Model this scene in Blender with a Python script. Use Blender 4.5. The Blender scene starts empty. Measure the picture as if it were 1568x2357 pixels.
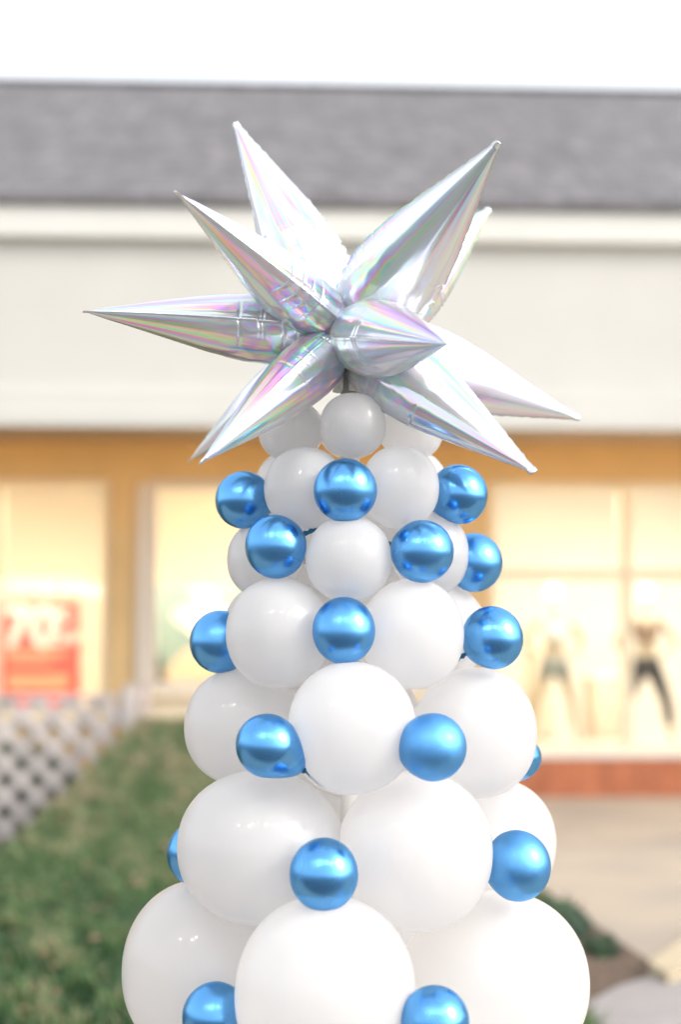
import bpy, bmesh, math, random
import numpy as np
from mathutils import Vector, Matrix, noise
C = bpy.context.scene.collection
sc = bpy.context.scene
PI = math.pi
random.seed(7)

# ------------------------------------------------------------------ camera
CAM_H, PITCH, F, CU, CV = 1.70, math.radians(4.58), 3267.0, 784.0, 1178.5
cd = bpy.data.cameras.new('camera'); cam = bpy.data.objects.new('camera', cd); C.objects.link(cam)
cam.location = (0, 0, CAM_H); cam.rotation_euler = (PI/2 + PITCH, 0, 0)
cd.sensor_fit = 'HORIZONTAL'; cd.sensor_width = 24; cd.lens = 50
cd.clip_start = 0.05; cd.clip_end = 2000
cd.dof.use_dof = True; cd.dof.focus_distance = 2.36; cd.dof.aperture_fstop = 1.5
sc.camera = cam

# ------------------------------------------------------------------ world, sun, exposure
SUN_EL, SUN_AZ = 32.0, 112.0
w = bpy.data.worlds.new('World'); sc.world = w; w.use_nodes = True
nt = w.node_tree
bg = nt.nodes['Background']
sky = nt.nodes.new('ShaderNodeTexSky'); sky.sky_type = 'NISHITA'; sky.sun_disc = False
sky.sun_elevation = math.radians(SUN_EL); sky.sun_rotation = math.radians(SUN_AZ)
sky.dust_density = 3.0; sky.air_density = 1.0; sky.ozone_density = 1.0
hs = nt.nodes.new('ShaderNodeHueSaturation'); hs.inputs['Saturation'].default_value = 0.28
nt.links.new(sky.outputs[0], hs.inputs['Color']); # thin high overcast: the clear sky is mostly veiled by an even pale cloud layer
ov = nt.nodes.new('ShaderNodeMix'); ov.data_type = 'RGBA'; ov.inputs[0].default_value = .62; ov.inputs[7].default_value = (2.75, 2.85, 2.95, 1)
nt.links.new(hs.outputs[0], ov.inputs[6]); nt.links.new(ov.outputs[2], bg.inputs[0])
bg.inputs[1].default_value = 0.15
sl = bpy.data.lights.new('sun', 'SUN'); sl.energy = 0.5; sl.angle = math.radians(14); sl.color = (1, 0.93, 0.84)
so = bpy.data.objects.new('sun', sl); C.objects.link(so)
# direction towards the sun
az = math.radians(SUN_AZ); el = math.radians(SUN_EL)
sd = Vector((math.sin(az)*math.cos(el), math.cos(az)*math.cos(el), math.sin(el)))
so.rotation_euler = sd.to_track_quat('Z', 'Y').to_euler()
sc.view_settings.view_transform = 'Standard'; sc.view_settings.look = 'None'
sc.view_settings.gamma = 1; sc.view_settings.exposure = 1.74
sc.cycles.use_denoising = True
sc.cycles.max_bounces = 8; sc.cycles.transparent_max_bounces = 12
sc.cycles.sample_clamp_indirect = 40

# ------------------------------------------------------------------ helpers
def P(u, v, Y):
    "point seen at (u, v) of the 1568-wide photograph, at world distance Y"
    x = (u-CU)/F; y = (CV-v)/F
    t = Y/(math.cos(PITCH) - y*math.sin(PITCH))
    return Vector((x*t, Y, CAM_H + t*(math.sin(PITCH) + y*math.cos(PITCH))))
def hz(v, Y): return P(784, v, Y).z

def tag(o, label=None, cat=None, group=None, kind=None):
    if label: o['label'] = label
    if cat: o['category'] = cat
    if group: o['group'] = group
    if kind: o['kind'] = kind
    return o
def link(name, me, m=None, parent=None, loc=None):
    o = bpy.data.objects.new(name, me); C.objects.link(o)
    if m: me.materials.append(m)
    if parent: o.parent = parent
    if loc is not None: o.location = loc
    return o
def thing(name, label, cat, loc=(0, 0, 0), rz=0, group=None):
    o = bpy.data.objects.new(name, None); C.objects.link(o); o.empty_display_size = .1
    o.location = loc; o.rotation_euler = (0, 0, rz)
    return tag(o, label, cat, group)
def mesh_from(name, verts, faces, smooth=False):
    me = bpy.data.meshes.new(name); me.from_pydata([tuple(v) for v in verts], [], faces)
    if smooth: me.polygons.foreach_set('use_smooth', [True]*len(me.polygons))
    me.update(); return me

class MB:
    def __init__(s): s.bm = bmesh.new()
    def box(s, x0, x1, y0, y1, z0, z1, bev=0):
        r = bmesh.ops.create_cube(s.bm, size=1)
        for v in r['verts']:
            v.co = Vector(((x0+x1)/2+v.co.x*(x1-x0), (y0+y1)/2+v.co.y*(y1-y0), (z0+z1)/2+v.co.z*(z1-z0)))
        if bev:
            es = list({e for v in r['verts'] for e in v.link_edges})
            bmesh.ops.bevel(s.bm, geom=es, offset=bev, segments=2, affect='EDGES', profile=.6)
        return s
    def bar(s, a, b, wd, th, up=Vector((0, 1, 0))):
        a = Vector(a); b = Vector(b); d = (b-a); L = d.length; d.normalize()
        sx = d.cross(up).normalized(); n = sx.cross(d).normalized()
        r = bmesh.ops.create_cube(s.bm, size=1)
        for v in r['verts']:
            c = v.co.copy(); v.co = (a+b)/2 + d*c.x*L + sx*c.y*wd + n*c.z*th
        return s
    def tube(s, pts, rads, seg=12, cap=True):
        pts = [Vector(p) for p in pts]; rings = []
        for i, p in enumerate(pts):
            d = (pts[min(i+1, len(pts)-1)] - pts[max(i-1, 0)]).normalized()
            h = Vector((0, 0, 1)) if abs(d.z) < .9 else Vector((1, 0, 0))
            a = d.cross(h).normalized(); b = d.cross(a)
            rings.append([s.bm.verts.new(p + (a*math.cos(2*PI*k/seg)+b*math.sin(2*PI*k/seg))*rads[i]) for k in range(seg)])
        for i in range(len(rings)-1):
            for k in range(seg):
                s.bm.faces.new((rings[i][k], rings[i][(k+1) % seg], rings[i+1][(k+1) % seg], rings[i+1][k]))
        if cap:
            s.bm.faces.new(rings[0][::-1]); s.bm.faces.new(rings[-1])
        return s
    def poly(s, pts, z0, z1):
        a = [s.bm.verts.new((x, y, z1)) for x, y in pts]; b = [s.bm.verts.new((x, y, z0)) for x, y in pts]
        s.bm.faces.new(a); s.bm.faces.new(b[::-1]); n = len(pts)
        for i in range(n): s.bm.faces.new((a[i], b[i], b[(i+1) % n], a[(i+1) % n]))
        return s
    def build(s, name, m, parent=None, loc=None, smooth=False):
        bmesh.ops.recalc_face_normals(s.bm, faces=s.bm.faces)
        me = bpy.data.meshes.new(name); s.bm.to_mesh(me); s.bm.free()
        if smooth: me.polygons.foreach_set('use_smooth', [True]*len(me.polygons))
        return link(name, me, m, parent, loc)

# ------------------------------------------------------------------ materials
def mat(name, col=(.8, .8, .8), rough=.5, metal=0, noise_amt=0, noise_scale=5, col2=None, bump=0, bscale=60, coat=0, coat_r=.05, spec=.5, sss=0, stretch=None, detail=4, grime=0):
    m = bpy.data.materials.new(name); m.use_nodes = True; N = m.node_tree.nodes; L = m.node_tree.links
    b = N['Principled BSDF']
    b.inputs['Base Color'].default_value = (*col, 1); b.inputs['Roughness'].default_value = rough
    b.inputs['Metallic'].default_value = metal; b.inputs['Specular IOR Level'].default_value = spec
    b.inputs['Coat Weight'].default_value = coat; b.inputs['Coat Roughness'].default_value = coat_r
    if sss:
        b.inputs['Subsurface Weight'].default_value = sss; b.inputs['Subsurface Radius'].default_value = (1, .9, .85); b.inputs['Subsurface Scale'].default_value = .02
    tc = N.new('ShaderNodeTexCoord'); mp = N.new('ShaderNodeMapping')
    if stretch: mp.inputs['Scale'].default_value = stretch
    L.new(tc.outputs['Object'], mp.inputs[0])
    if noise_amt or col2:
        n = N.new('ShaderNodeTexNoise'); n.inputs['Scale'].default_value = noise_scale; n.inputs['Detail'].default_value = detail
        L.new(mp.outputs[0], n.inputs['Vector'])
        mx = N.new('ShaderNodeMix'); mx.data_type = 'RGBA'
        c2 = col2 or tuple(c*(1-noise_amt) for c in col)
        mx.inputs[6].default_value = (*col, 1); mx.inputs[7].default_value = (*c2, 1)
        rp = N.new('ShaderNodeMapRange'); rp.inputs[1].default_value = .35; rp.inputs[2].default_value = .65
        L.new(n.outputs['Fac'], rp.inputs[0]); L.new(rp.outputs[0], mx.inputs[0]); L.new(mx.outputs[2], b.inputs['Base Color'])
    if bump:
        n2 = N.new('ShaderNodeTexNoise'); n2.inputs['Scale'].default_value = bscale; n2.inputs['Detail'].default_value = 5
        L.new(mp.outputs[0], n2.inputs['Vector']); bp = N.new('ShaderNodeBump'); bp.inputs['Strength'].default_value = bump
        bp.inputs['Distance'].default_value = .02
        L.new(n2.outputs['Fac'], bp.inputs['Height']); L.new(bp.outputs[0], b.inputs['Normal'])
    return m
def emis(name, col, s):
    m = bpy.data.materials.new(name); m.use_nodes = True; N = m.node_tree.nodes; b = N['Principled BSDF']
    b.inputs['Base Color'].default_value = (*col, 1); b.inputs['Emission Color'].default_value = (*col, 1); b.inputs['Emission Strength'].default_value = s
    return m
def brick_mat(name, c1, c2, mortar, scale, bw, rh, msize=.02, off=.5):
    m = bpy.data.materials.new(name); m.use_nodes = True; N = m.node_tree.nodes; L = m.node_tree.links; b = N['Principled BSDF']
    b.inputs['Roughness'].default_value = .85
    tc = N.new('ShaderNodeTexCoord'); mp = N.new('ShaderNodeMapping'); mp.inputs['Rotation'].default_value = (PI/2, 0, 0)
    br = N.new('ShaderNodeTexBrick'); br.inputs['Scale'].default_value = scale; br.inputs['Brick Width'].default_value = bw; br.inputs['Row Height'].default_value = rh
    br.inputs['Mortar Size'].default_value = msize; br.offset = off
    br.inputs['Color1'].default_value = (*c1, 1); br.inputs['Color2'].default_value = (*c2, 1); br.inputs['Mortar'].default_value = (*mortar, 1)
    L.new(tc.outputs['Object'], mp.inputs[0]); L.new(mp.outputs[0], br.inputs['Vector'])
    n = N.new('ShaderNodeTexNoise'); n.inputs['Scale'].default_value = 2.2; n.inputs['Detail'].default_value = 8; n.inputs['Roughness'].default_value = .7
    m2 = N.new('ShaderNodeMapping'); m2.inputs['Scale'].default_value = (2.4, .45, 1); L.new(tc.outputs['Object'], m2.inputs[0]); L.new(m2.outputs[0], n.inputs['Vector'])
    hv = N.new('ShaderNodeHueSaturation'); mr = N.new('ShaderNodeMapRange'); mr.inputs[1].default_value = .3; mr.inputs[2].default_value = .7; mr.inputs[3].default_value = .72; mr.inputs[4].default_value = 1.28
    L.new(n.outputs['Fac'], mr.inputs[0]); L.new(mr.outputs[0], hv.inputs['Value']); L.new(br.outputs['Color'], hv.inputs['Color'])
    L.new(hv.outputs[0], b.inputs['Base Color'])
    bp = N.new('ShaderNodeBump'); bp.inputs['Strength'].default_value = .5; bp.inputs['Distance'].default_value = .01; bp.invert = True
    L.new(br.outputs['Fac'], bp.inputs['Height']); L.new(bp.outputs[0], b.inputs['Normal'])
    return m
M = {}
M['latex_white'] = mat('latex_white', (.80, .795, .795), .26, coat=.9, coat_r=.10, spec=.5, sss=.25)
_m = M['latex_white']; _N = _m.node_tree.nodes; _L = _m.node_tree.links; _b = _N['Principled BSDF']
_t = _N.new('ShaderNodeBsdfTranslucent'); _t.inputs[0].default_value = (.94, .925, .915, 1); _x = _N.new('ShaderNodeMixShader'); _x.inputs[0].default_value = .66
_L.new(_b.outputs[0], _x.inputs[1]); _L.new(_t.outputs[0], _x.inputs[2]); _L.new(_x.outputs[0], _N['Material Output'].inputs['Surface'])
M['latex_knot'] = mat('latex_knot', (.78, .76, .70), .4, sss=.2)
M['pole'] = mat('pole', (.80, .78, .74), .4)
M['asphalt'] = mat('asphalt', (.12, .116, .118), .85, noise_amt=.3, noise_scale=1.2, bump=.3, bscale=140)
M['concrete'] = mat('concrete', (.44, .365, .285), .85, col2=(.35, .30, .25), noise_scale=1.1, bump=.15, bscale=80, detail=8)
M['slab'] = mat('slab', (.33, .305, .295), .85, col2=(.27, .25, .245), noise_scale=2.5, bump=.15, bscale=80)
M['kerb'] = mat('kerb', (.52, .43, .30), .8, noise_amt=.2, noise_scale=3)
M['mulch'] = mat('mulch', (.10, .065, .045), .95, col2=(.17, .12, .09), noise_scale=22, bump=1, bscale=40)
M['soil'] = mat('soil', (.035, .055, .025), .95, col2=(.12, .12, .06), noise_scale=2.5, bump=.6, bscale=30, detail=8)
M['lattice'] = mat('lattice', (.64, .57, .545), .8, noise_amt=.35, noise_scale=4)
M['render_wall'] = mat('render_wall', (.64, .46, .23), .8, noise_amt=.08, noise_scale=2, bump=.05)
M['fascia'] = mat('fascia', (.60, .58, .535), .75, noise_amt=.04, noise_scale=1.2, bump=.05)
M['trim'] = mat('trim', (.70, .68, .63), .6, noise_amt=.04, noise_scale=2)
M['soffit'] = mat('soffit', (.70, .50, .30), .8, noise_amt=.06, noise_scale=2)
M['frame'] = mat('frame', (.78, .68, .50), .45, noise_amt=.05)
M['frame_pale'] = mat('frame_pale', (.62, .58, .52), .45, noise_amt=.05)
M['interior'] = mat('interior', (.84, .80, .70), .85, noise_amt=.05, noise_scale=.8)
M['intfloor'] = mat('intfloor', (.55, .45, .33), .5, noise_amt=.1)
M['shelf'] = mat('shelf', (.70, .58, .42), .6, noise_amt=.1)
M['roof'] = brick_mat('roof', (.138, .129, .136), (.185, .173, .180), (.10, .095, .10), 1.0, .30, .14, .012)
M['brick'] = brick_mat('brick', (.46, .13, .05), (.39, .105, .04), (.33, .20, .13), 1.0, .21, .075, .008)
M['mannequin'] = mat('mannequin', (.80, .78, .74), .3)
M['mannequin_tan'] = mat('mannequin_tan', (.32, .26, .17), .4)
M['cloth_pale'] = mat('cloth_pale', (.55, .56, .50), .9, noise_amt=.2, noise_scale=20)
M['cloth_slate'] = mat('cloth_slate', (.20, .21, .18), .9, noise_amt=.2, noise_scale=20)
M['cloth_black'] = mat('cloth_black', (.02, .02, .018), .8)
M['cloth_brown'] = mat('cloth_brown', (.16, .10, .05), .85)
M['cloth_cream'] = mat('cloth_cream', (.66, .60, .46), .9)
M['sign_red'] = mat('sign_red', (.88, .13, .10), .6)
M['sign_pale'] = mat('sign_pale', (.82, .76, .66), .6)
M['sign_peach'] = mat('sign_peach', (.80, .42, .26), .6)
M['sign_white'] = mat('sign_white', (.85, .82, .74), .6)
M['poster_teal'] = mat('poster_teal', (.25, .38, .36), .6, col2=(.32, .45, .42), noise_scale=3)
M['poster_white'] = mat('poster_white', (.84, .82, .76), .6)
M['poster_cream'] = mat('poster_cream', (.74, .60, .46), .6)
M['poster_dark'] = mat('poster_dark', (.10, .11, .09), .6)
M['poster_green'] = mat('poster_green', (.50, .62, .44), .6)
M['lamp'] = emis('lamp', (1, .86, .62), 5)
M['bulb'] = emis('bulb', (1, .93, .82), 400)
M['cable'] = mat('cable', (.02, .02, .02), .6)
M['leaf'] = mat('leaf', (.05, .10, .04), .6, col2=(.025, .055, .03), noise_scale=8)
M['dead_leaf'] = mat('dead_leaf', (.22, .10, .05), .8, col2=(.28, .19, .12), noise_scale=6)
M['bark'] = mat('bark', (.08, .06, .045), .9, noise_amt=.4, noise_scale=8)

def chrome_blue():
    m = bpy.data.materials.new('chrome_blue'); m.use_nodes = True; N = m.node_tree.nodes; L = m.node_tree.links; b = N['Principled BSDF']
    b.inputs['Base Color'].default_value = (.12, .37, .74, 1); b.inputs['Metallic'].default_value = 1
    b.inputs['Specular Tint'].default_value = (.55, .80, 1, 1)
    b.inputs['Coat Weight'].default_value = .2; b.inputs['Coat Roughness'].default_value = .09
    tc = N.new('ShaderNodeTexCoord'); n = N.new('ShaderNodeTexNoise'); n.inputs['Scale'].default_value = 9; n.inputs['Detail'].default_value = 2
    oi = N.new('ShaderNodeObjectInfo'); ad = N.new('ShaderNodeVectorMath'); ad.operation = 'ADD'
    L.new(tc.outputs['Object'], ad.inputs[0]); L.new(oi.outputs['Location'], ad.inputs[1]); L.new(ad.outputs[0], n.inputs['Vector'])
    mr = N.new('ShaderNodeMapRange'); mr.inputs[1].default_value = .4; mr.inputs[2].default_value = .7; mr.inputs[3].default_value = .25; mr.inputs[4].default_value = .38
    L.new(n.outputs['Fac'], mr.inputs[0]); L.new(mr.outputs[0], b.inputs['Roughness'])
    # fine speckled bloom of the latex
    n2 = N.new('ShaderNodeTexNoise'); n2.inputs['Scale'].default_value = 900; n2.inputs['Detail'].default_value = 2; L.new(ad.outputs[0], n2.inputs['Vector'])
    n3 = N.new('ShaderNodeTexNoise'); n3.inputs['Scale'].default_value = 11; L.new(ad.outputs[0], n3.inputs['Vector'])
    mr3 = N.new('ShaderNodeMapRange'); mr3.inputs[1].default_value = .52; mr3.inputs[2].default_value = .68; mr3.inputs[3].default_value = 0; mr3.inputs[4].default_value = .30
    L.new(n3.outputs['Fac'], mr3.inputs[0])
    bp = N.new('ShaderNodeBump'); bp.inputs['Distance'].default_value = .0012
    L.new(mr3.outputs[0], bp.inputs['Strength']); L.new(n2.outputs['Fac'], bp.inputs['Height']); L.new(bp.outputs[0], b.inputs['Normal'])
    return m
M['chrome'] = chrome_blue(); M['chrome'].name = 'chrome_blue'
M['chrome_matt'] = chrome_blue()
for _n in M['chrome_matt'].node_tree.nodes:
    if _n.type == 'MAP_RANGE' and abs(_n.inputs[3].default_value-.25) < 1e-4: _n.inputs[3].default_value = .36; _n.inputs[4].default_value = .5
    if _n.type == 'MAP_RANGE' and _n.inputs[3].default_value == 0: _n.inputs[1].default_value = .35; _n.inputs[4].default_value = .6
M['chrome_tail'] = mat('chrome_tail', (.02, .16, .30), .3, metal=.7)

def foil():
    "holographic silver foil: streaked diffraction colours that shift with the reflected direction"
    m = bpy.data.materials.new('holographic_foil'); m.use_nodes = True; N = m.node_tree.nodes; L = m.node_tree.links; b = N['Principled BSDF']
    b.inputs['Metallic'].default_value = 1; b.inputs['Roughness'].default_value = .16
    def math_(op, a, c=None, v=None):
        n = N.new('ShaderNodeMath'); n.operation = op
        if isinstance(a, (int, float)): n.inputs[0].default_value = a
        else: L.new(a, n.inputs[0])
        if c is not None:
            if isinstance(c, (int, float)): n.inputs[1].default_value = c
            else: L.new(c, n.inputs[1])
        return n.outputs[0]
    tc = N.new('ShaderNodeTexCoord'); uv = N.new('ShaderNodeUVMap')
    mp = N.new('ShaderNodeMapping'); mp.inputs['Scale'].default_value = (30, 1.2, 1); L.new(uv.outputs[0], mp.inputs[0])
    oi = N.new('ShaderNodeObjectInfo')
    st = N.new('ShaderNodeTexNoise'); st.noise_dimensions = '4D'; st.inputs['Scale'].default_value = 1; st.inputs['Detail'].default_value = 3
    L.new(mp.outputs[0], st.inputs['Vector']); L.new(math_('MULTIPLY', oi.outputs['Random'], 50), st.inputs['W'])
    vd = N.new('ShaderNodeVectorMath'); vd.operation = 'DOT_PRODUCT'; vd.inputs[1].default_value = (.45, .35, .82)
    L.new(tc.outputs['Reflection'], vd.inputs[0])
    ph = math_('ADD', math_('MULTIPLY', vd.outputs['Value'], 2.6), math_('MULTIPLY', st.outputs['Fac'], 2.2))
    cols = []
    for k in range(3):
        a = math_('COSINE', math_('MULTIPLY', math_('ADD', ph, k*.333), 2*PI))
        cols.append(math_('ADD', math_('MULTIPLY', a, .5), .5))
    cb = N.new('ShaderNodeCombineColor')
    for k in range(3): L.new(cols[k], cb.inputs[k])
    # strength mask: broad bands round the cone
    mp2 = N.new('ShaderNodeMapping'); mp2.inputs['Scale'].default_value = (9, 1.5, 1); L.new(uv.outputs[0], mp2.inputs[0])
    n2 = N.new('ShaderNodeTexNoise'); n2.noise_dimensions = '4D'; n2.inputs['Scale'].default_value = 1; n2.inputs['Detail'].default_value = 2
    L.new(mp2.outputs[0], n2.inputs['Vector']); L.new(math_('MULTIPLY', oi.outputs['Random'], 31), n2.inputs['W'])
    mr = N.new('ShaderNodeMapRange'); mr.inputs[1].default_value = .46; mr.inputs[2].default_value = .68; mr.inputs[3].default_value = .08; mr.inputs[4].default_value = .52
    L.new(n2.outputs['Fac'], mr.inputs[0])
    mx = N.new('ShaderNodeMix'); mx.data_type = 'RGBA'; mx.inputs[6].default_value = (.77, .80, .85, 1)
    L.new(mr.outputs[0], mx.inputs[0]); L.new(cb.outputs[0], mx.inputs[7])
    L.new(mx.outputs[2], b.inputs['Base Color'])
    b2 = N.new('ShaderNodeBsdfPrincipled'); b2.inputs['Metallic'].default_value = 1; b2.inputs['Roughness'].default_value = .55
    L.new(mx.outputs[2], b2.inputs['Base Color'])
    ms = N.new('ShaderNodeMixShader'); ms.inputs[0].default_value = .48
    L.new(b.outputs[0], ms.inputs[1]); L.new(b2.outputs[0], ms.inputs[2]); L.new(ms.outputs[0], N['Material Output'].inputs['Surface'])
    bp = N.new('ShaderNodeBump'); bp.inputs['Strength'].default_value = .12; bp.inputs['Distance'].default_value = .002
    L.new(st.outputs['Fac'], bp.inputs['Height']); L.new(bp.outputs[0], b.inputs['Normal'])
    return m
M['foil'] = foil()

def glass():
    m = bpy.data.materials.new('shop_glass'); m.use_nodes = True; N = m.node_tree.nodes; L = m.node_tree.links
    N.remove(N['Principled BSDF']); o = N['Material Output']
    t = N.new('ShaderNodeBsdfTransparent'); g = N.new('ShaderNodeBsdfGlossy'); g.inputs['Roughness'].default_value = .02
    mx = N.new('ShaderNodeMixShader'); fr = N.new('ShaderNodeFresnel'); fr.inputs[0].default_value = 1.5
    L.new(fr.outputs[0], mx.inputs[0]); L.new(t.outputs[0], mx.inputs[1]); L.new(g.outputs[0], mx.inputs[2]); L.new(mx.outputs[0], o.inputs['Surface'])
    return m
M['glass'] = glass()

def grass_mat():
    m = bpy.data.materials.new('grass_blades'); m.use_nodes = True; N = m.node_tree.nodes; L = m.node_tree.links; b = N['Principled BSDF']
    b.inputs['Roughness'].default_value = .6
    at = N.new('ShaderNodeAttribute'); at.attribute_name = 'tone'
    cr = N.new('ShaderNodeValToRGB'); e = cr.color_ramp.elements
    e[0].position = 0; e[0].color = (.02, .055, .022, 1); e[1].position = 1; e[1].color = (.36, .30, .19, 1)
    for p, c in ((.35, (.045, .115, .04)), (.6, (.10, .19, .06)), (.82, (.20, .22, .10))):
        x = e.new(p); x.color = (*c, 1)
    L.new(at.outputs['Fac'], cr.inputs[0]); L.new(cr.outputs[0], b.inputs['Base Color'])
    return m
M['grass'] = grass_mat()

# ------------------------------------------------------------------ ground, pavements, lawn
def smooth(t): t = max(0, min(1, t)); return t*t*(3-2*t)
MB().box(-150, 150, -150, 250, -.32, -.135).build('ground', M['asphalt'])['kind'] = 'structure'
# pavement beside the building and to the right of the bed
pv = MB()
pv.poly([(1.62, 4.7), (1.62, 7.05), (1.35, 9.1), (.9, 12.3), (.9, 12.9), (-14, 12.9), (-14, 30), (16, 30), (16, 4.7)], -.12, 0)
o = pv.build('pavement', M['concrete']); o['kind'] = 'structure'
o = MB().poly([(-9, 4.60), (9, 4.60), (9, 1.25), (-9, 1.25)], -.13, -.12).build('forecourt', M['concrete']); o['kind'] = 'structure'
# path slab in the foreground, slightly proud of the pavement
pts = []
for u, v in ((1290, 2310), (1349, 2280), (1410, 2248), (1477, 2228), (1568, 2236), (1700, 2255)):
    d = 1.67*F/(v-1440); pts.append(((u-CU)/F*d, d))
poly = pts + [(3.0, 6.6), (3.2, 4.72), (.9, 4.72)]
o = MB().poly(poly[::-1], -.12, .035).build('path', M['slab']); o['kind'] = 'structure'
# warm pale kerb block at the corner of the bed
kp = []
for u, v in ((1478, 2192), (1500, 2206), (1522, 2222), (1620, 2172), (1700, 2120), (1690, 2065), (1560, 2140)):
    d = 1.62*F/(v-1440); kp.append(((u-CU)/F*d, d))
o = MB().poly(kp, 0.004, .08).build('kerb', M['kerb']); o['kind'] = 'structure'
o = MB().poly([(1.05, 4.74), (1.02, 6.9), (1.1, 9.0), (1.32, 9.1), (1.60, 7.05), (1.60, 4.74)], -.11, .012).build('mulch_bed', M['mulch']); o['kind'] = 'structure'

def crest_x(y): return -1.99+(y-8.3)*.08 if y > 8.3 else -1.99-(8.3-y)*.9
def top_z(y):
    ys = (4.7, 5.6, 8.3, 10.5, 12.0, 12.4, 13.0); zs = (0, .09, .32, .62, .88, .86, .0)
    return float(np.interp(y, ys, zs))
def lawn_z(x, y):
    z = top_z(y); c = crest_x(y)
    z *= 1-.97*smooth((x+.7)/1.9)
    if x < c: z -= (c-x)*1.1
    z += .02*noise.noise(Vector((x*1.2, y*1.2, 0)))
    return max(z, -.11)
def right_x(y): return float(np.interp(y, (4.7, 6.9, 9.1, 12.3, 13), (1.12, 1.08, 1.3, .86, .8)))
nx, ny = 90, 120
vs, fs = [], []
for j in range(ny+1):
    y = 4.72+(12.85-4.72)*j/ny
    for i in range(nx+1):
        x = -7+(right_x(y)+7)*(i/nx)**.75
        z = lawn_z(x, y)
        if i == nx or j in (0, ny): z = -.11
        vs.append((x, y, z))
for j in range(ny):
    for i in range(nx):
        a = j*(nx+1)+i; fs.append((a, a+1, a+nx+2, a+nx+1))
o = link('lawn', mesh_from('lawn', vs, fs, True), M['soil']); o['kind'] = 'structure'

def blades(name, n, region, hgt, wid, m, seed, clump=0):
    rng = np.random.default_rng(seed); V = np.zeros((n*3, 3)); T = np.zeros(n*3); cnt = 0; k = 0
    while k < n:
        y = region[2]+(region[3]-region[2])*rng.random()**1.3; x = region[0]+(region[1]-region[0])*rng.random()
        if x > right_x(y)-.03: continue
        if x < crest_x(y)-.4: continue
        z = lawn_z(x, y)
        q = noise.noise(Vector((x*1.9, y*1.3, 3))); q2 = noise.noise(Vector((x*7, y*6, 9)))
        nr = 1+.9*smooth((8-y)/2.5); h = hgt*(.6+.7*rng.random())*(1+.8*q2)*(.7+.3*nr); a = rng.random()*2*PI; w_ = wid*(.6+.8*rng.random())*nr
        tilt = rng.normal(0, .6, 2)*h
        V[3*k] = (x-math.cos(a)*w_, y-math.sin(a)*w_, z-.005); V[3*k+1] = (x+math.cos(a)*w_, y+math.sin(a)*w_, z-.005)
        V[3*k+2] = (x+tilt[0], y+tilt[1], z+h)
        dry_shade = smooth((y-5.5)/5.5)  # drier with distance; near grass darkened, its shading put into the tone
        t = .26+(.5*q+.7*q2)*(.75+.55*(nr-1))+.52*dry_shade+rng.normal(0, .17)
        if rng.random() < .03: t = .95
        T[3*k:3*k+3] = min(1, max(0, t)); k += 1
    me = bpy.data.meshes.new(name); me.vertices.add(n*3); me.vertices.foreach_set('co', V.ravel())
    me.loops.add(n*3); me.loops.foreach_set('vertex_index', np.arange(n*3, dtype=np.int32))
    me.polygons.add(n); me.polygons.foreach_set('loop_start', np.arange(0, n*3, 3, dtype=np.int32)); me.polygons.foreach_set('loop_total', np.full(n, 3, dtype=np.int32))
    me.update(calc_edges=True); at = me.attributes.new('tone', 'FLOAT', 'POINT'); at.data.foreach_set('value', T)
    return link(name, me, m)
o = blades('grass', 110000, (-3.2, 1.3, 4.8, 12.6), .055, .006, M['grass'], 3); tag(o, 'short green lawn grass behind the balloon tower', 'grass', kind='stuff')
# fallen leaves: uncountable scatter
vs, fs = [], []
for k in range(130):
    y = 5+7*random.random()**1.2; x = -2+3.1*random.random()
    if x > right_x(y): continue
    z = lawn_z(x, y)+.055; a = random.random()*6.28; s = .02+.025*random.random(); n = len(vs)
    for q in range(6):
        r = s*(1 if q % 2 == 0 else .6); vs.append((x+r*math.cos(a+q*PI/3), y+r*math.sin(a+q*PI/3), z+.012*random.random()))
    fs.append(tuple(range(n, n+6)))
o = link('fallen_leaves', mesh_from('fallen_leaves', vs, fs), M['dead_leaf']); tag(o, 'brown fallen leaves scattered on the lawn', 'leaves', kind='stuff')

def shrub(name, label, cat, loc, rx, ry, rz, n, leaf, group=None, seed=1):
    rnd = random.Random(seed); t = thing(name, label, cat, loc, 0, group); vs, fs = [], []; st = MB()
    for k in range(7):
        a = k*PI*2/7; st.tube([(0, 0, 0), (rx*.4*math.cos(a), ry*.4*math.sin(a), rz*.5), (rx*.7*math.cos(a), ry*.7*math.sin(a), rz*.9)], [.012, .008, .004], 6)
    st.build('stems', M['bark'], t)
    for k in range(n):
        a = rnd.random()*2*PI; e = math.asin(rnd.random()); r = rnd.random()**.4
        r *= .8+.35*noise.noise(Vector((math.cos(a)*2+seed, math.sin(a)*2, e*2)))
        c = Vector((rx*r*math.cos(a)*math.cos(e), ry*r*math.sin(a)*math.cos(e), rz*(.08+.92*r*math.sin(e))))
        d = Vector((rnd.gauss(0, 1), rnd.gauss(0, 1), rnd.gauss(.4, 1))).normalized(); s = d.orthogonal().normalized()
        L_ = leaf*(.6+.8*rnd.random()); n0 = len(vs)
        vs += [c-d*L_*.5, c+s*L_*.28, c+d*L_*.5, c-s*L_*.28]; fs.append((n0, n0+1, n0+2, n0+3))
    link('foliage', mesh_from('foliage', vs, fs), M['leaf'], t)
    return t
shrub('low_shrub', 'low green clump at the wide end of the mulch bed', 'shrub', (1.22, 8.15, 0), .22, .5, .17, 1500, .05, 'ground cover in the mulch bed', 3)
shrub('low_shrub', 'small green clump nearer the paving corner in the mulch bed', 'shrub', (1.36, 7.55, 0), .11, .22, .10, 600, .045, 'ground cover in the mulch bed', 5)
shrub('dark_shrub', 'dark low shrub at the foot of the lattice fence', 'shrub', (-2.16, 8.6, .0), .28, .3, .36, 1600, .06, None, 8)

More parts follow.
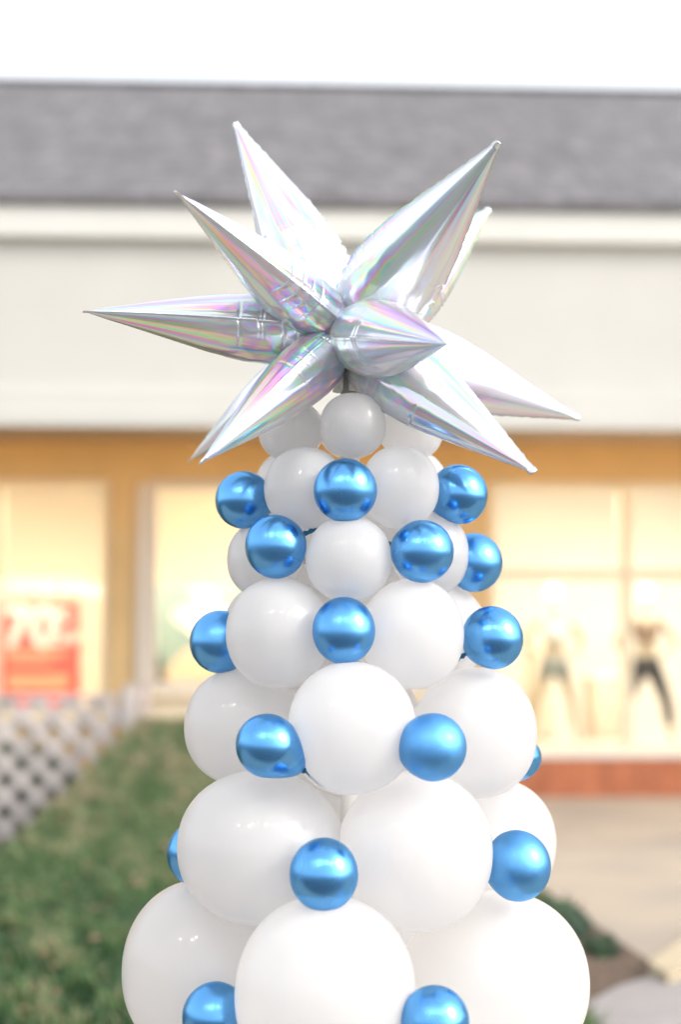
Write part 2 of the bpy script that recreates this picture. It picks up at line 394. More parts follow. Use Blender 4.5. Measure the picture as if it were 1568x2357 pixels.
# ------------------------------------------------------------------ lattice fence and hedge inside it
FY = 12.15
fx1 = P(306, 1600, FY).x; fx0 = -6.2; fz1 = hz(1598, FY); fz0 = -.15
t = thing('lattice_fence', 'weathered grey diagonal lattice fence at the left edge of the lawn', 'fence', (fx1, FY, 0))
def lattice(x0, x1, z0, z1, y, step, wd, off=0.0):
    mb = MB()
    for sgn in (1, -1):
        k = -60
        while k < 90:
            # strip crossing: x*sgn - z = c
            c = k*step
            pts = []
            # parametrise by z
            za, zb = z0, z1
            xa = sgn*(za+c)+off; xb = sgn*(zb+c)+off
            k += 1
            lo, hi = min(xa, xb), max(xa, xb)
            if hi < x0 or lo > x1: continue
            def at(x): return za+(x-xa)/(xb-xa)*(zb-za)
            A = Vector((xa, 0, za)); B = Vector((xb, 0, zb))
            if A.x < x0: A = Vector((x0, 0, at(x0)))
            if A.x > x1: A = Vector((x1, 0, at(x1)))
            if B.x < x0: B = Vector((x0, 0, at(x0)))
            if B.x > x1: B = Vector((x1, 0, at(x1)))
            if (B-A).length < .08: continue
            yy = Vector((0, y+(.009 if sgn > 0 else -.009), 0))
            mb.bar(A+yy, B+yy, wd, .016)
    return mb
st = 72*FY/F
lattice(fx0-fx1, -.06, fz0, fz1-.05, 0, st, .085).build('lattice_panel', M['lattice'], t)
MB().box(fx0-fx1, -.08, -.03, .03, fz1-.05, fz1-.0, .006).build('top_rail', M['lattice'], t)
MB().box(-.08, .02, -.05, .05, -.15, fz1+.08, .01).build('post', M['lattice'], t)
MB().box(-2.3, -2.2, -.05, .05, -.15, fz1+.02, .01).build('post', M['lattice'], t)
# side panel running back towards the shop
sp = lattice(.05, 1.9, fz0, fz1-.05, 0, st, .085).build('side_panel', M['lattice'], t); sp.rotation_euler = (0, 0, math.radians(97))
MB().box(-.20, -.12, 1.88, 1.98, -.15, fz1+.04, .01).build('post', M['lattice'], t)
shrub('hedge', 'dark green hedge enclosed by the lattice fence', 'hedge', (-3.6, 12.7, -.1), 1.75, .38, .88, 30000, .11, None, 11)

# ------------------------------------------------------------------ shop building
BY = 14.3; TH = math.radians(2.6); cT, sT = math.cos(TH), math.sin(TH)
bl = thing('shop_building', 'long single storey shop with grey shingle roof, cream fascia and lit windows', 'building', (0, BY, 0), TH)
def BX(u, yl):
    k = (u-CU)/F/1.003
    return (k*(BY+cT*yl)+sT*yl)/(cT-k*sT)
def BZ(v, u, yl):
    xl = BX(u, yl); Y = BY+sT*xl+cT*yl; return hz(v, Y)
CAN = -1.6                      # canopy front
z_sof = BZ(985, 784, CAN); z_ftop = BZ(466, 784, CAN-.14)-.06; z_wtop = BZ(1105, 784, 0)
XL, XR = -16, 20
w1 = (BX(-470, 0), BX(250, 0)); w2 = (BX(338, 0), BX(1045, 0)); w3 = (BX(1128, 0), BX(2350, 0))
zs1 = BZ(1650, 200, 0); zs2 = BZ(1592, 400, 0); zs3 = BZ(1744, 1400, 0)+.06
print('heights', z_sof, z_ftop, z_wtop, zs1, zs2, zs3, w1, w2, w3)
D = .30
MB().box(XL, XR, 0, D, z_wtop, z_sof+.5).build('header_wall', M['render_wall'], bl)
MB().box(XL, w1[0], 0, D, 0, z_wtop).build('pier', M['render_wall'], bl)
MB().box(w1[1], w2[0], 0, D, 0, z_wtop).build('pier', M['render_wall'], bl)
MB().box(w2[1], w3[0], 0, D, 0, z_wtop).build('pier', M['render_wall'], bl)
MB().box(w3[1], XR, 0, D, 0, z_wtop).build('pier', M['render_wall'], bl)
# soffit, fascia and mouldings
MB().box(XL, XR, CAN+.22, 0, z_sof+.06, z_sof+.12).build('soffit', M['soffit'], bl)
fa = MB().box(XL, XR, CAN, CAN+.2, z_sof, z_ftop).build('fascia', M['fascia'], bl)
zt = BZ(556, 784, CAN-.1); zb2 = BZ(908, 784, CAN-.06)
MB().box(XL, XR, CAN-.12, CAN, zt, z_ftop+.03, .03).build('cornice', M['trim'], fa)
MB().box(XL, XR, CAN-.07, CAN, z_sof-.01, zb2).box(XL, XR, CAN-.12, CAN-.07, z_sof-.01, z_sof+.13).build('lower_moulding', M['fascia'], fa)
# roof
ry0, ry1 = CAN-.14, 4.2
zr0 = z_ftop+.03; zr1 = hz(212, BY+ry1)
rb = bmesh.new(); q = [rb.verts.new(c) for c in ((XL, ry0, zr0), (XR, ry0, zr0), (XR, ry1, zr1), (XL, ry1, zr1), (XL, ry0, zr0+.05), (XR, ry0, zr0+.05), (XR, ry1, zr1+.05), (XL, ry1, zr1+.05), (XL, 2*ry1-ry0, zr0), (XR, 2*ry1-ry0, zr0))]
for f in ((3, 2, 1, 0), (4, 5, 6, 7), (0, 1, 5, 4), (7, 6, 9, 8), (0, 4, 7, 3), (1, 2, 6, 5)): rb.faces.new([q[i] for i in f])
me = bpy.data.meshes.new('roof'); rb.to_mesh(me); rf = link('roof', me, M['roof'], bl)
MB().box(XL, XR, ry1-.08, ry1+.08, zr1+.04, zr1+.09, .01).build('ridge_cap', M['roof'], rf)
MB().box(XL, XR, ry0-.03, ry0, zr0-.02, zr0+.06).build('drip_edge', M['roof'], rf)
# interior shell
MB().box(XL, XR, 4.0, 4.2, 0, 3.55).build('interior_wall', M['interior'], bl)
MB().box(XL, XR, D, 4.0, 3.45, 3.55).build('interior_ceiling', M['interior'], bl)
MB().box(XL, XR, D, 4.0, -.02, .02).build('interior_floor', M['intfloor'], bl)
MB().box(BX(1085, 1)-.06, BX(1085, 1)+.06, D, 4, .02, 3.45).build('partition', M['interior'], bl)
MB().box(BX(294, 1)-.06, BX(294, 1)+.06, D, 4, .02, 3.45).build('partition', M['interior'], bl)
MB().box(w3[0]-.3, w3[1], D, 1.8, .02, zs3-.03).build('display_floor', M['interior'], bl)
# ceiling lamps inside the shop (unseen above the windows, they light the display)
def shop_lamp(x, y, e, col=(1, .89, .72)):
    f = MB().box(x-.5, x+.5, y-.16, y+.16, 3.40, 3.448).build('ceiling_lamp', M['frame_pale'], bl)
    MB().box(x-.46, x+.46, y-.13, y+.13, 3.392, 3.399).build('diffuser', M['lamp'], f)
    l = bpy.data.lights.new('shop_light', 'AREA'); l.shape = 'RECTANGLE'; l.size = .9; l.size_y = .26; l.energy = e; l.color = col
    a = bpy.data.objects.new('shop_light', l); C.objects.link(a); a.parent = f; a.location = (x, y, 3.385)
LE = 29
for x in (-6.6, -4.6, -2.9): shop_lamp(x, .52, LE)
for x in (-1.2, .3, 1.0): shop_lamp(x, .52, LE)
for x in (2.2, 3.7, 5.2, 6.7): shop_lamp(x, .62, LE*.85, (1, .96, .90))
# added warm strip lamps, hidden behind the foot of the fascia, washing the wall under the canopy
for x in (-7.5, -5.5, -3.5, -1.5, .5, 2.5, 4.5, 6.5, 8.5):
    f = MB().box(x-.75, x+.75, CAN+.2, CAN+.225, z_sof+.028, z_sof+.055).build('added_cove_lamp', M['frame_pale'], bl)
    l = bpy.data.lights.new('added_cove_light', 'AREA'); l.shape = 'RECTANGLE'; l.size = 1.4; l.size_y = .02; l.energy = 2.3; l.color = (1, .60, .24)
    a = bpy.data.objects.new('added_cove_light', l); C.objects.link(a); a.parent = f; a.location = (x, CAN+.23, z_sof+.04); a.rotation_euler = (math.radians(90-10), 0, 0)
# windows
def window(x0, x1, zb, muls, transom, sill_m, frame_m, fw=.07, sill=True):
    mb = MB()
    mb.box(x0, x0+fw, .05, .17, zb, z_wtop).box(x1-fw, x1, .05, .17, zb, z_wtop)
    mb.box(x0+fw, x1-fw, .05, .17, z_wtop-fw, z_wtop).box(x0+fw, x1-fw, .05, .17, zb, zb+fw)
    xs = [x0+fw]
    for m_ in muls:
        mb.box(m_-.05, m_+.05, .05, .17, zb+fw, z_wtop-fw)
        xs += [m_-.05, m_+.05]
    xs.append(x1-fw)
    if transom:
        for i in range(0, len(xs), 2): mb.box(xs[i], xs[i+1], .06, .16, transom-.05, transom+.05)
    wn = mb.build('window', frame_m, bl)
    gl = bmesh.new()
    for i in range(0, len(xs), 2):
        for za, zc in (((zb+fw, transom-.05), (transom+.05, z_wtop-fw)) if transom else ((zb+fw, z_wtop-fw),)):
            r = bmesh.ops.create_cube(gl, size=1)
            for v in r['verts']: v.co = Vector(((xs[i]+xs[i+1])/2+v.co.x*(xs[i+1]-xs[i]), .11+v.co.y*.006, (za+zc)/2+v.co.z*(zc-za)))
    me = bpy.data.meshes.new('pane'); gl.to_mesh(me); gl.free(); link('pane', me, M['glass'], wn)
    if sill: MB().box(x0, x1, -.06, .05, zb-.06, zb, .01).build('sill', sill_m, wn)
    return wn
tz1 = BZ(1328, 400, 0); tz3 = BZ(1322, 1400, 0)
window(*w1, zs1, [BX(-14, 0)], None, M['frame'], M['frame'])
window(*w2, zs2, [BX(700, 0)], None, M['frame'], M['frame_pale'], .09)
window(*w3, zs3, [BX(1447, 0), BX(1900, 0)], tz3, M['trim'], M['frame'])
MB().box(w1[0], w1[1], .03, .25, 0, zs1-.06).build('bulkhead', M['render_wall'], bl)
MB().box(w2[0], w2[1], .03, .25, 0, zs2-.06).build('bulkhead', M['frame'], bl)
MB().box(w3[0]-.02, w3[1]+.02, -.06, .25, 0, zs3-.06).build('brick_base', M['brick'], bl)
# corner pilaster mouldings on the pier
MB().box(w2[0]-.10, w2[0], -.05, 0, 0, z_wtop-.05, .01).build('pier_trim', M['frame_pale'], bl)
MB().box(w1[1], w1[1]+.05, -.03, 0, 0, z_wtop-.05, .01).build('pier_trim', M['render_wall'], bl)

# ------------------------------------------------------------------ things in the windows
def inshop(o): o.parent = None
def bworld(xl, yl, z): return Vector((cT*xl-sT*yl, BY+sT*xl+cT*yl, z))
# sale sign
yl = .85
sx0, sx1 = BX(-215, yl), BX(184, yl); sz0, sz1 = BZ(1628, 100, yl), BZ(1338, 100, yl)
sg = thing('sale_sign', 'red sale sign with big white 70% lettering in the left shop window', 'sign', bworld((sx0+sx1)/2, yl, sz0), TH)
hw = (sx1-sx0)/2; H = sz1-sz0
MB().box(-hw, hw, 0, .02, 0, H*.84).build('board', M['sign_red'], sg)
MB().box(-hw, hw, 0, .02, H*.84, H).build('header_strip', M['sign_peach'], sg)
MB().box(-hw-.012, hw+.03, .021, .04, -.3, H+.02).build('backing', M['sign_pale'], sg)
def text(body, x, z, size, m, parent, ext=.004, align='LEFT', sx=1):
    cu = bpy.data.curves.new('lettering', 'FONT'); cu.body = body; cu.size = size; cu.extrude = ext; cu.align_x = align; cu.offset = size*.034
    cu.materials.append(m); o_ = bpy.data.objects.new('lettering_curve', cu); C.objects.link(o_)
    me = bpy.data.meshes.new_from_object(o_); bpy.data.objects.remove(o_); bpy.data.curves.remove(cu)
    o = bpy.data.objects.new('lettering', me); C.objects.link(o); o.parent = parent
    o.location = (x, -.006, z); o.rotation_euler = (PI/2, 0, 0); o.scale = (sx, 1, 1); return o
px = (sx1-sx0)/399.0
def lx(u): return -hw+(u+215)*px
def lz(v): return H-(v-1338)*H/290
text('70', lx(8), lz(1487), .60, M['sign_white'], sg, sx=.93)
text('%', lx(118), lz(1438), .25, M['sign_white'], sg, sx=1.05)
text('OFF', lx(118), lz(1485), .17, M['sign_white'], sg, sx=1.0)
text('CLEARANCE', lx(-40), lz(1373), .17, M['sign_white'], sg, sx=1.55)
for v0, v1, a, b, mm in ((1496, 1512, 14, 150, 'sign_peach'), (1520, 1530, 20, 120, 'sign_peach'), (1552, 1588, 18, 160, 'sign_peach')):
    MB().box(lx(a), lx(b), -.004, -.001, lz(v1), lz(v0)).build('text_band', M[mm], sg)
# winter poster in the second window
yl = .85
px0, px1 = BX(352, yl), BX(640, yl); pz0, pz1 = BZ(1582, 450, yl), BZ(1346, 450, yl)
ps = thing('window_poster', 'teal and white display poster in the middle shop window', 'poster', bworld((px0+px1)/2, yl, pz0), TH)
hw = (px1-px0)/2; H = pz1-pz0
MB().box(-hw, hw, 0, .02, 0, H).build('board', M['poster_teal'], ps)
def blob(name, m, pts, y):
    b = bmesh.new(); n = 40; ring = []
    P_ = [Vector((p[0], p[1])) for p in pts]; k = len(P_)
    for i in range(n):
        t_ = i/n*k; a = int(t_); f = t_-a
        p0, p1, p2, p3 = (P_[(a+j-1) % k] for j in range(4))
        c = .5*((2*p1)+(p2-p0)*f+(2*p0-5*p1+4*p2-p3)*f*f+(3*p1-p0-3*p2+p3)*f**3)
        ring.append((c.x, c.y))
    lo = [b.verts.new((x, y, z)) for x, z in ring]; hi = [b.verts.new((x, y-.003, z)) for x, z in ring]
    b.faces.new(lo); b.faces.new(hi[::-1])
    for i in range(n): b.faces.new((lo[i], hi[i], hi[(i+1) % n], lo[(i+1) % n]))
    me = bpy.data.meshes.new(name); b.to_mesh(me); link(name, me, m, ps)
def q(u, v): return (-hw+(u-352)/(288)*2*hw, H-(v-1346)/236*H)
blob('pale_figure', M['poster_white'], [q(440, 1360), q(470, 1350), q(500, 1362), q(505, 1395), q(560, 1400), q(625, 1420), q(620, 1500), q(540, 1500), q(470, 1480), q(430, 1450), q(395, 1420), q(410, 1398), q(450, 1392)], -.002)
blob('cream_mound', M['poster_cream'], [q(385, 1578), q(395, 1530), q(430, 1495), q(500, 1480), q(620, 1490), q(625, 1570), q(500, 1580)], -.006)
blob('green_patch', M['poster_green'], [q(430, 1530), q(470, 1510), q(520, 1530), q(490, 1560), q(440, 1555)], -.010)
blob('dark_corner', M['poster_dark'], [q(354, 1580), q(355, 1510), q(368, 1505), q(378, 1540), q(384, 1562), q(400, 1580)], -.014)

# mannequins
def skin(name, joints, edges, m, parent, sub=2):
    me = bpy.data.meshes.new(name); me.from_pydata([j[0] for j in joints], edges, [])
    o = link(name, me, m, parent)
    md = o.modifiers.new('skin', 'SKIN')
    for i, j in enumerate(joints):
        r = j[1]; me.skin_vertices[0].data[i].radius = r if isinstance(r, tuple) else (r, r)
    me.skin_vertices[0].data[0].use_root = True
    s = o.modifiers.new('sub', 'SUBSURF'); s.levels = sub; s.render_levels = sub
    md.use_smooth_shade = True
    return o
def mannequin(loc, label, top_m, bot_m, long_legs, body_m, s=1.0, stance=.17):
    t = thing('mannequin', label, 'mannequin', loc, TH, 'mannequins in the right shop window'); t.scale = (s, s, s)
    J = [((0, 0, .98), (.13, .095)), ((0, 0, 1.10), (.105, .08)), ((0, 0, 1.28), (.15, .10)), ((0, 0, 1.42), (.14, .085)), ((0, 0, 1.51), (.05, .05)), ((0, 0, 1.60), (.048, .05))]
    E = [(i, i+1) for i in range(5)]
    skin('head', [((0, -.005, 1.585), (.05, .055)), ((0, -.015, 1.66), (.082, .10)), ((0, -.01, 1.755), (.098, .11)), ((0, 0, 1.83), (.06, .07))], [(0, 1), (1, 2), (2, 3)], M['mannequin'], t)
    for sg_ in (1, -1):
        b = len(J)
        J += [((sg_*.18, 0, 1.41), .055), ((sg_*.33, .03, 1.20), .046), ((sg_*.35, .03, 1.15), .044), ((sg_*.20, -.06, 1.01), .028), ((sg_*.13, -.10, 1.0), .03)]
        E += [(3, b), (b, b+1), (b+1, b+2), (b+2, b+3), (b+3, b+4)]
        b = len(J)
        J += [((sg_*.09, 0, .88), .085), ((sg_*(.09+stance*.3), 0, .70), .075), ((sg_*(.09+stance*.7), 0, .48), .052), ((sg_*(.09+stance*.8), .02, .34), .052), ((sg_*(.09+stance), .01, .08), .03), ((sg_*(.09+stance), -.11, .03), .03)]
        E += [(0, b), (b, b+1), (b+1, b+2), (b+2, b+3), (b+3, b+4), (b+4, b+5)]
    skin('body', J, E, body_m, t)
    g = .014
    T_ = [((0, 0, 1.12), (.118+g, .09+g)), ((0, 0, 1.28), (.155+g, .11+g)), ((0, 0, 1.42), (.145+g, .09+g)), ((.15, 0, 1.415), .055+g), ((-.15, 0, 1.415), .055+g)]
    skin('top', T_, [(0, 1), (1, 2), (2, 3), (2, 4)], top_m, t)
    L_ = [((0, 0, 1.04), (.12+g, .09+g)), ((0, 0, .94), (.155+g, .11+g))]; EE = [(0, 1)]
    for sg_ in (1, -1):
        b = len(L_); L_ += [((sg_*.09, 0, .86), .088+g), ((sg_*(.09+stance*.3), 0, .70), .078+g)]; EE += [(1, b), (b, b+1)]
        if long_legs: L_ += [((sg_*(.09+stance*.7), 0, .48), .055+g), ((sg_*(.09+stance*.9), .015, .20), .045+g)]; EE += [(b+1, b+2), (b+2, b+3)]
    skin('shorts' if not long_legs else 'leggings', L_, EE, bot_m, t)
    MB().tube([(0, .05, 0), (0, .05, .012)], [.17, .17], 24).build('stand', M['frame_pale'], t)
    return t
mz = zs3-.03
ym = 1.3
sM = (BZ(1340, 1275, ym)-mz)/1.86
mannequin(bworld(BX(1275, ym), ym, mz), 'white headed mannequin in pale top and slate shorts, hands on hips', M['cloth_pale'], M['cloth_slate'], False, M['mannequin_tan'], sM)
m2 = mannequin(bworld(BX(1487, ym), ym, mz), 'white headed mannequin in brown top and black leggings, hands on hips', M['cloth_brown'], M['cloth_black'], True, M['mannequin_tan'], sM, .2)
# clothes rail and display blocks behind, out of focus
for k, (ua, ub, va, vb) in enumerate(((1215, 1262, 1470, 1742), (1352, 1418, 1560, 1742))):
    yl = 2.3; xa, xb = BX(ua, yl), BX(ub, yl)
    c = bworld((xa+xb)/2, yl, .02)
    d = thing('display_plinth', ('tall cream display plinth behind the first mannequin', 'shorter cream display plinth between the two mannequins')[k], 'plinth', c, TH, 'display plinths in the right window')
    MB().box(-(xb-xa)/2, (xb-xa)/2, -.25, .25, 0, BZ(va, 1300, yl)-.02, .02).build('block', M['shelf'], d)
    MB().box(-(xb-xa)/2-.02, (xb-xa)/2+.02, -.27, .27, BZ(va, 1300, yl)-.02, BZ(va, 1300, yl)+.02, .008).build('top', M['interior'], d)

# ------------------------------------------------------------------ balloon tower
AX = P(806, 1440, 2.5).x; AY = 2.5
def balloon_mesh(name, out, ra, rt, rv, nu=56, nv=40, neck=.16, lump=0.0, seed=0, full=0):
    "latex balloon: round crown, gently drawn in towards the neck; out = direction away from the neck"
    out = Vector(out).normalized(); up = Vector((0, 0, 1)); 
    if abs(out.z) > .95: up = Vector((0, 1, 0))
    tg = up.cross(out).normalized(); vv = out.cross(tg).normalized()
    vs = [out*ra]; 
    for j in range(1, nv):
        th = PI*j/nv; c = math.cos(th); s = math.sin(th)
        k = max(0, (-c-.35)/.65); zz = c-neck*k**2; s2 = s*(1-.10*k)
        for i in range(nu):
            ph = 2*PI*i/nu
            p = out*(zz*ra) + tg*(s2*math.cos(ph)*rt) + vv*(s2*math.sin(ph)*rv)
            ex = (abs(zz)**2.12+abs(s2*math.cos(ph))**2.12+abs(s2*math.sin(ph))**2.12)**(1/2.12)
            if full and zz > -.9: p *= 1+full*(1/max(ex, .2)*math.sqrt(zz*zz+s2*s2)-1)
            if lump: p *= 1+lump*noise.noise(p*6+Vector((seed*3.1, 0, 0)))
            vs.append(p)
    vs.append(out*(-(1+neck)*ra)); fs = []
    for i in range(nu): fs.append((0, 1+i, 1+(i+1) % nu))
    for j in range(nv-2):
        for i in range(nu):
            a = 1+j*nu; fs.append((a+i, a+nu+i, a+nu+(i+1) % nu, a+(i+1) % nu))
    e = len(vs)-1; a = 1+(nv-2)*nu
    for i in range(nu): fs.append((e, a+(i+1) % nu, a+i))
    return mesh_from(name, vs, fs, True)
def knot(name, tip, d, m, parent, r=.006, L_=.03, loc=None):
    d = Vector(d).normalized(); mb = MB(); pts, rr = [], []
    prof = ((-.02, 1.6), (0, 1.0), (.2, .55), (.35, .9), (.5, .55), (.65, .85), (.8, .5), (1, .9))
    o_ = d.orthogonal().normalized()
    for q_, (s, k) in enumerate(prof): pts.append(Vector(tip)+d*(s*L_)+o_*(.0015*(q_ % 2))); rr.append(r*k)
    mb.tube(pts, rr, 10); return mb.build(name, m, parent, smooth=True)

tw = thing('balloon_tower', 'tall tapering tower of white latex balloons in the foreground', 'balloon tower', (AX, AY, -.12))
def white(u, v, y, w_, h_, seed=0):
    c = P(u, v, y); s = y/F; rw, rh = w_*s, h_*s
    out = Vector((c.x-AX, c.y-AY, 0))
    if out.length < .01: out = Vector((0, -1, 0))
    out.z = 0
    me = balloon_mesh('white_balloon', out, rw, rw, rh, neck=.12, lump=.012, seed=seed, full=.9)
    o = link('white_balloon', me, M['latex_white'], tw, c-Vector(tw.location))
    d = -out.normalized(); knot('knot', d*rw*1.08, d, M['latex_knot'], o, .007, .025)
    return o
B = AY
WH = [  # u, v, y, half width, half height
 (812, 980, B-.085, 77, 76), (668, 990, B+.01, 74, 74), (948, 988, B+.01, 74, 73), (805, 985, B+.10, 72, 72),
 (703, 1125, B-.075, 94, 96), (920, 1122, B-.08, 90, 97), (672, 1122, B+.075, 84, 88), (945, 1122, B+.075, 86, 88),
 (803, 1287, B-.135, 99, 99), (606, 1288, B+.0, 84, 88), (993, 1275, B-.0, 86, 97), (803, 1275, B+.08, 138, 120),
 (641, 1457, B-.115, 119, 126), (949, 1458, B-.115, 117, 126), (960, 1455, B+.09, 158, 130), (665, 1455, B+.09, 150, 130),
 (810, 1675, B-.20, 146, 150), (558, 1671, B+.0, 132, 133), (1096, 1685, B+.0, 138, 148), (800, 1675, B+.13, 172, 165),
 (600, 1949, B-.135, 186, 172), (955, 1957, B-.14, 173, 178), (1140, 1936, B+.13, 136, 140), (650, 1940, B+.13, 195, 172),
 (750, 2285, B-.255, 203, 213), (472, 2228, B+.0, 186, 196), (1146, 2258, B+.0, 203, 198), (810, 2250, B+.25, 180, 185),
 (560, 2600, B-.18, 215, 215), (1050, 2600, B-.18, 215, 215), (1050, 2560, B+.2, 200, 200), (560, 2560, B+.2, 200, 200),
 (800, 2960, B-.3, 260, 250), (330, 2920, B, 230, 230), (1270, 2920, B, 230, 230), (800, 2900, B+.3, 220, 220)]
for k, a in enumerate(WH): white(*a, seed=k)
pz0 = 0; 
MB().tube([(0, 0, 0), (0, 0, P(806, 850, AY).z+.12)], [.017, .017], 16).build('pole', M['pole'], tw, smooth=True)
MB().tube([(0, 0, 0), (0, 0, .02), (0, 0, .03)], [.26, .26, .24], 40).build('base_plate', M['pole'], tw)

blues = [  # u, v, y, rw, rh, tail direction (du, dv), label
 (561, 1151, B-.03, 66, 67, (1, .35), 'left blue balloon of the top row, under the star'),
 (795, 1129, B-.165, 73.5, 74, (0, -.2), 'centre blue balloon of the top row, directly under the star'),
 (1056, 1138, B-.03, 67, 70, (-1, .6), 'right blue balloon of the top row, under the star'),
 (635, 1258, B-.14, 71, 74, (1, -.5), 'blue balloon of the second row, left of the small centre white balloon'),
 (972, 1269, B-.15, 73.5, 72.5, (-1, -.3), 'blue balloon of the second row, right of the small centre white balloon'),
 (1091, 1295, B+.035, 66, 68, (-1, .2), 'half hidden blue balloon at the far right of the second row'),
 (508, 1477, B-.02, 71, 72, (1, .2), 'blue balloon at the left edge of the third row'),
 (791.5, 1451, B-.195, 72.5, 78, (0, .3), 'blue balloon in the middle of the third row'),
 (1134, 1468, B-.06, 70, 73, (-1, .65), 'blue balloon at the right edge of the third row, with twisted tail'),
 (617, 1716, B-.262, 75, 72, (.9, .65), 'teardrop shaped blue balloon of the fourth row, left side'),
 (996, 1719.5, B-.268, 78, 77, (-1, .5), 'speckled blue balloon of the fourth row, right of centre'),
 (1180, 1742, B+.07, 66, 55, (-1, 0), 'blue sliver behind the fourth row, above the brick base'),
 (453, 1963, B-.04, 68, 71, (1, 0), 'blue sliver at the left edge of the fifth row, against the lawn'),
 (745.5, 2012, B-.29, 78, 81.5, (0, 0), 'blue balloon of the fifth row between the two largest upright balloons'),
 (1191, 1992, B-.10, 76, 79, (-1, .2), 'matt speckled blue balloon at the right edge of the fifth row'),
 (497, 2338, B-.20, 76, 75, (1, -.2), 'blue balloon cut by the bottom edge, lower left'),
 (1001, 2350, B-.33, 78, 78, (-.5, .5), 'blue balloon cut by the bottom edge, lower right')]
for k, (u, v, y, rw, rh, td, lab) in enumerate(blues):
    c = P(u, v, y); s = y/F; rw *= s; rh *= s
    d = Vector((td[0], .9, -td[1])) if lab[:8] != 'teardrop' else Vector((.9, .25, -.62))
    d.normalize()
    t = thing('blue_balloon', 'chrome '+lab, 'balloon', c, 0, 'chrome blue balloons on the tower')
    me = balloon_mesh('balloon_skin', -d, rw, rw, rh, neck=.10 if lab[:8] != 'teardrop' else .34, lump=.008, seed=k+50)
    link('balloon_skin', me, M['chrome_matt'] if 'speckled' in lab else M['chrome'], t)
    ra = rw*(1.08 if lab[:8] != 'teardrop' else 1.30)
    knot('twisted_tail', d*ra, d, M['chrome_tail'], t, .0055, .042)

# ------------------------------------------------------------------ foil star topper
HUB = P(800, 778, AY)
tp = thing('star_topper', 'holographic silver foil starburst on top of the balloon tower', 'foil balloon', HUB)
def cone_profile(t):
    ts = np.array([0, .03, .08, .16, .24, .31, .40, .50, .65, .82, .93, .985, 1.0]); rs = np.array([.35, .62, .83, .96, 1, .985, .92, .80, .57, .30, .125, .045, .03])
    return np.interp(t, ts, rs)
_t = np.linspace(0, 1, 400); _r = cone_profile(_t); _k = np.hanning(41); _k /= _k.sum()
_r = np.convolve(np.pad(_r, 20, mode='edge'), _k, 'valid'); _r[0:10] = np.interp(_t[0:10], (0, _t[10]), (.30, _r[10]))
def foil_cone(tip, wide_dir, wide, narrow, seed, start=.035):
    axis = (tip-HUB); L_ = axis.length; axis.normalize()
    wd = (Vector(wide_dir) - axis*Vector(wide_dir).dot(axis)).normalized(); nd = axis.cross(wd)
    rng = np.random.default_rng(seed); nr, ns = 220, 112
    cre = [(x+rng.normal(0, .014), rng.uniform(.2, 1), rng.uniform(.25, .8)) for x in np.arange(.06, .46, .062)]
    cre2 = [(x+rng.normal(0, .014), rng.uniform(.2, 1), rng.uniform(.25, .8)) for x in np.arange(.08, .46, .062)]
    fl = rng.normal(0, 1, 9); flp = rng.uniform(0, 6.28, 9)
    vs = []; uvs = []
    for j in range(nr):
        t = (j/(nr-1))**1.05; r = float(np.interp(t, _t, _r)); s = start+(L_-start)*t
        n_r = narrow*r*(1-.35*smooth((t-.9)/.1)); w_r = wide*r
        if t > .93: w_r = max(w_r, .0052*(1-smooth((t-.985)/.015)*.35))
        if t > .97: n_r = min(n_r, .0016)
        bend = .004*math.sin(t*3+seed)*t
        for i in range(ns):
            ph = 2*PI*i/ns; c, sn = math.cos(ph), math.sin(ph)
            lens = abs(sn)**.07 if abs(sn) > 1e-6 else 0
            x = w_r*c; y = n_r*sn*lens
            # seam flange
            near = min(i, ns-i) if c > 0 else abs(i-ns//2)
            if near == 0:
                x += math.copysign(.0034*(.8+.55*noise.noise(Vector((t*38, seed*3.7, c))))*(1 if t > .02 else 0), c); y = 0
            # crinkles across the seam
            dphi = math.atan2(abs(sn), abs(c)); cl = cre if c > 0 else cre2; dd = 0
            if t < .56:
                for (tc_, am, wdh) in cl:
                    g = (t-tc_+.02*dphi*(1 if seed % 2 else -1))/.0045
                    if abs(g) < 3: dd += am*math.exp(-g*g)*math.exp(-(dphi/wdh)**2)
            k = 1-.05*dd
            # long flutes running to the tip
            f_ = sum(fl[q]*math.sin((q+4)*2*ph+flp[q]+1.2*t) for q in range(9))*.0014*(1-.3*t)
            wv = .006*noise.noise(Vector((c*3+seed, sn*3, t*16)))*(1-smooth((t-.25)/.4))/.05*.25
            x *= k*(1+f_+wv); y *= k*(1+f_+wv)
            vs.append(axis*s + wd*x + nd*(y+bend)); uvs.append((i/ns, t))
    fs = []
    for j in range(nr-1):
        for i in range(ns): fs.append((j*ns+i, j*ns+(i+1) % ns, (j+1)*ns+(i+1) % ns, (j+1)*ns+i))
    fs.append(tuple(range(ns))[::-1]); fs.append(tuple((nr-1)*ns+i for i in range(ns)))
    me = mesh_from('foil_spike', vs, fs, True)
    ul = me.uv_layers.new(name='UVMap'); li = np.zeros(len(me.loops), dtype=np.int32); me.loops.foreach_get('vertex_index', li)
    ua = np.array(uvs)[li]
    # unwrap the seam column
    st_ = 0
    for pl in me.polygons:
        if len(pl.vertices) == 4:
            a = ua[pl.loop_start:pl.loop_start+4]
            if a[:, 0].max()-a[:, 0].min() > .5: a[a[:, 0] < .5, 0] += 1
    ul.data.foreach_set('uv', ua.ravel())
    return link('foil_spike', me, M['foil'], tp)
LEN = .475
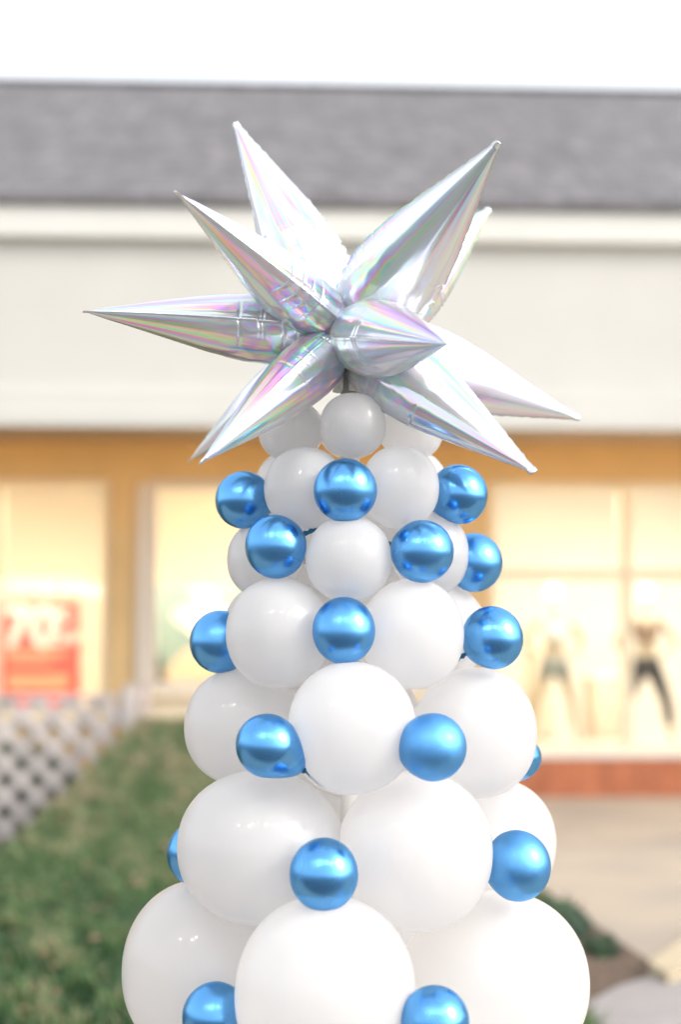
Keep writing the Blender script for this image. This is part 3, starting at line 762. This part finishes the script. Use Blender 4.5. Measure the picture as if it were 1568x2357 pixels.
def tip_at(u, v, sign, L_=LEN):
    y = AY
    best = None
    for k in range(0, 480):
        y = AY+sign*k*.001; p = P(u, v, y); e = abs((p-HUB).length-L_)
        if best is None or e < best[0]: best = (e, p)
    return best[1]
VW = (0, 1, 0)
SP = [ # tip u, v, sign, wide direction, wide, narrow
 (541, 284, 1, (1, 0, .5), .064, .052), (400, 446, -1, VW, .062, .049), (190, 719, -1, VW, .066, .055),
 (432, 1060, 1, VW, .060, .046), (455, 1063, -1, (.25, 1, .2), .060, .047), (1149, 329, -1, (1, .25, -.8), .072, .055),
 (1127, 482, 1, (1, 0, -.8), .072, .050), (1032, 786, -1, (1, 0, -.05), .064, .060), (1337, 962, 1, (.3, .3, 1), .070, .052),
 (1232, 1088, -1, (.6, .3, .8), .064, .053)]
for k, (u, v, sg_, wdv, wi, na) in enumerate(SP):
    foil_cone(tip_at(u, v, sg_), wdv, wi*1.1, na*1.1, k+1)
foil_cone(HUB+Vector((-.02, .44, .06)), (1, 0, 0), .062, .05, 20)
# tie-off: gathered foil necks below the hub
mb = MB()
for a in range(5):
    x = .010*math.cos(a*1.3); y = .010*math.sin(a*1.3)-.012
    mb.tube([(x, y, -.02), (x*1.6, y*1.4, -.055), (x*2.2, y*1.8, -.10)], [.007, .005, .008], 8)
mb.build('gathered_necks', M['latex_knot'], tp, smooth=True)

# ------------------------------------------------------------------ string of bulbs overhead behind the camera (mirrored in the balloons)
t = thing('string_light', 'string of small lit bulbs hung above the forecourt', 'string light', (0, 0, 0))
pts = []
for k in range(25):
    a = k/24; pts.append((-4.2+8.4*a, -1.6+.5*a, 5.5-.4*math.sin(a*PI)))
MB().tube(pts, [.006]*25, 6).build('cable', M['cable'], t)
for k, dz in ((3, .0), (8, .35), (9, .0), (14, .2), (18, .5), (22, .1)):
    b = MB(); bmesh.ops.create_icosphere(b.bm, subdivisions=2, radius=.035)
    p = pts[k]; b.build('bulb', M['bulb'], t, (p[0], p[1], p[2]-.07-dz), True)
    MB().tube([(p[0], p[1], p[2]), (p[0], p[1], p[2]-.05-dz)], [.004, .004], 6).build('drop_cable', M['cable'], t)
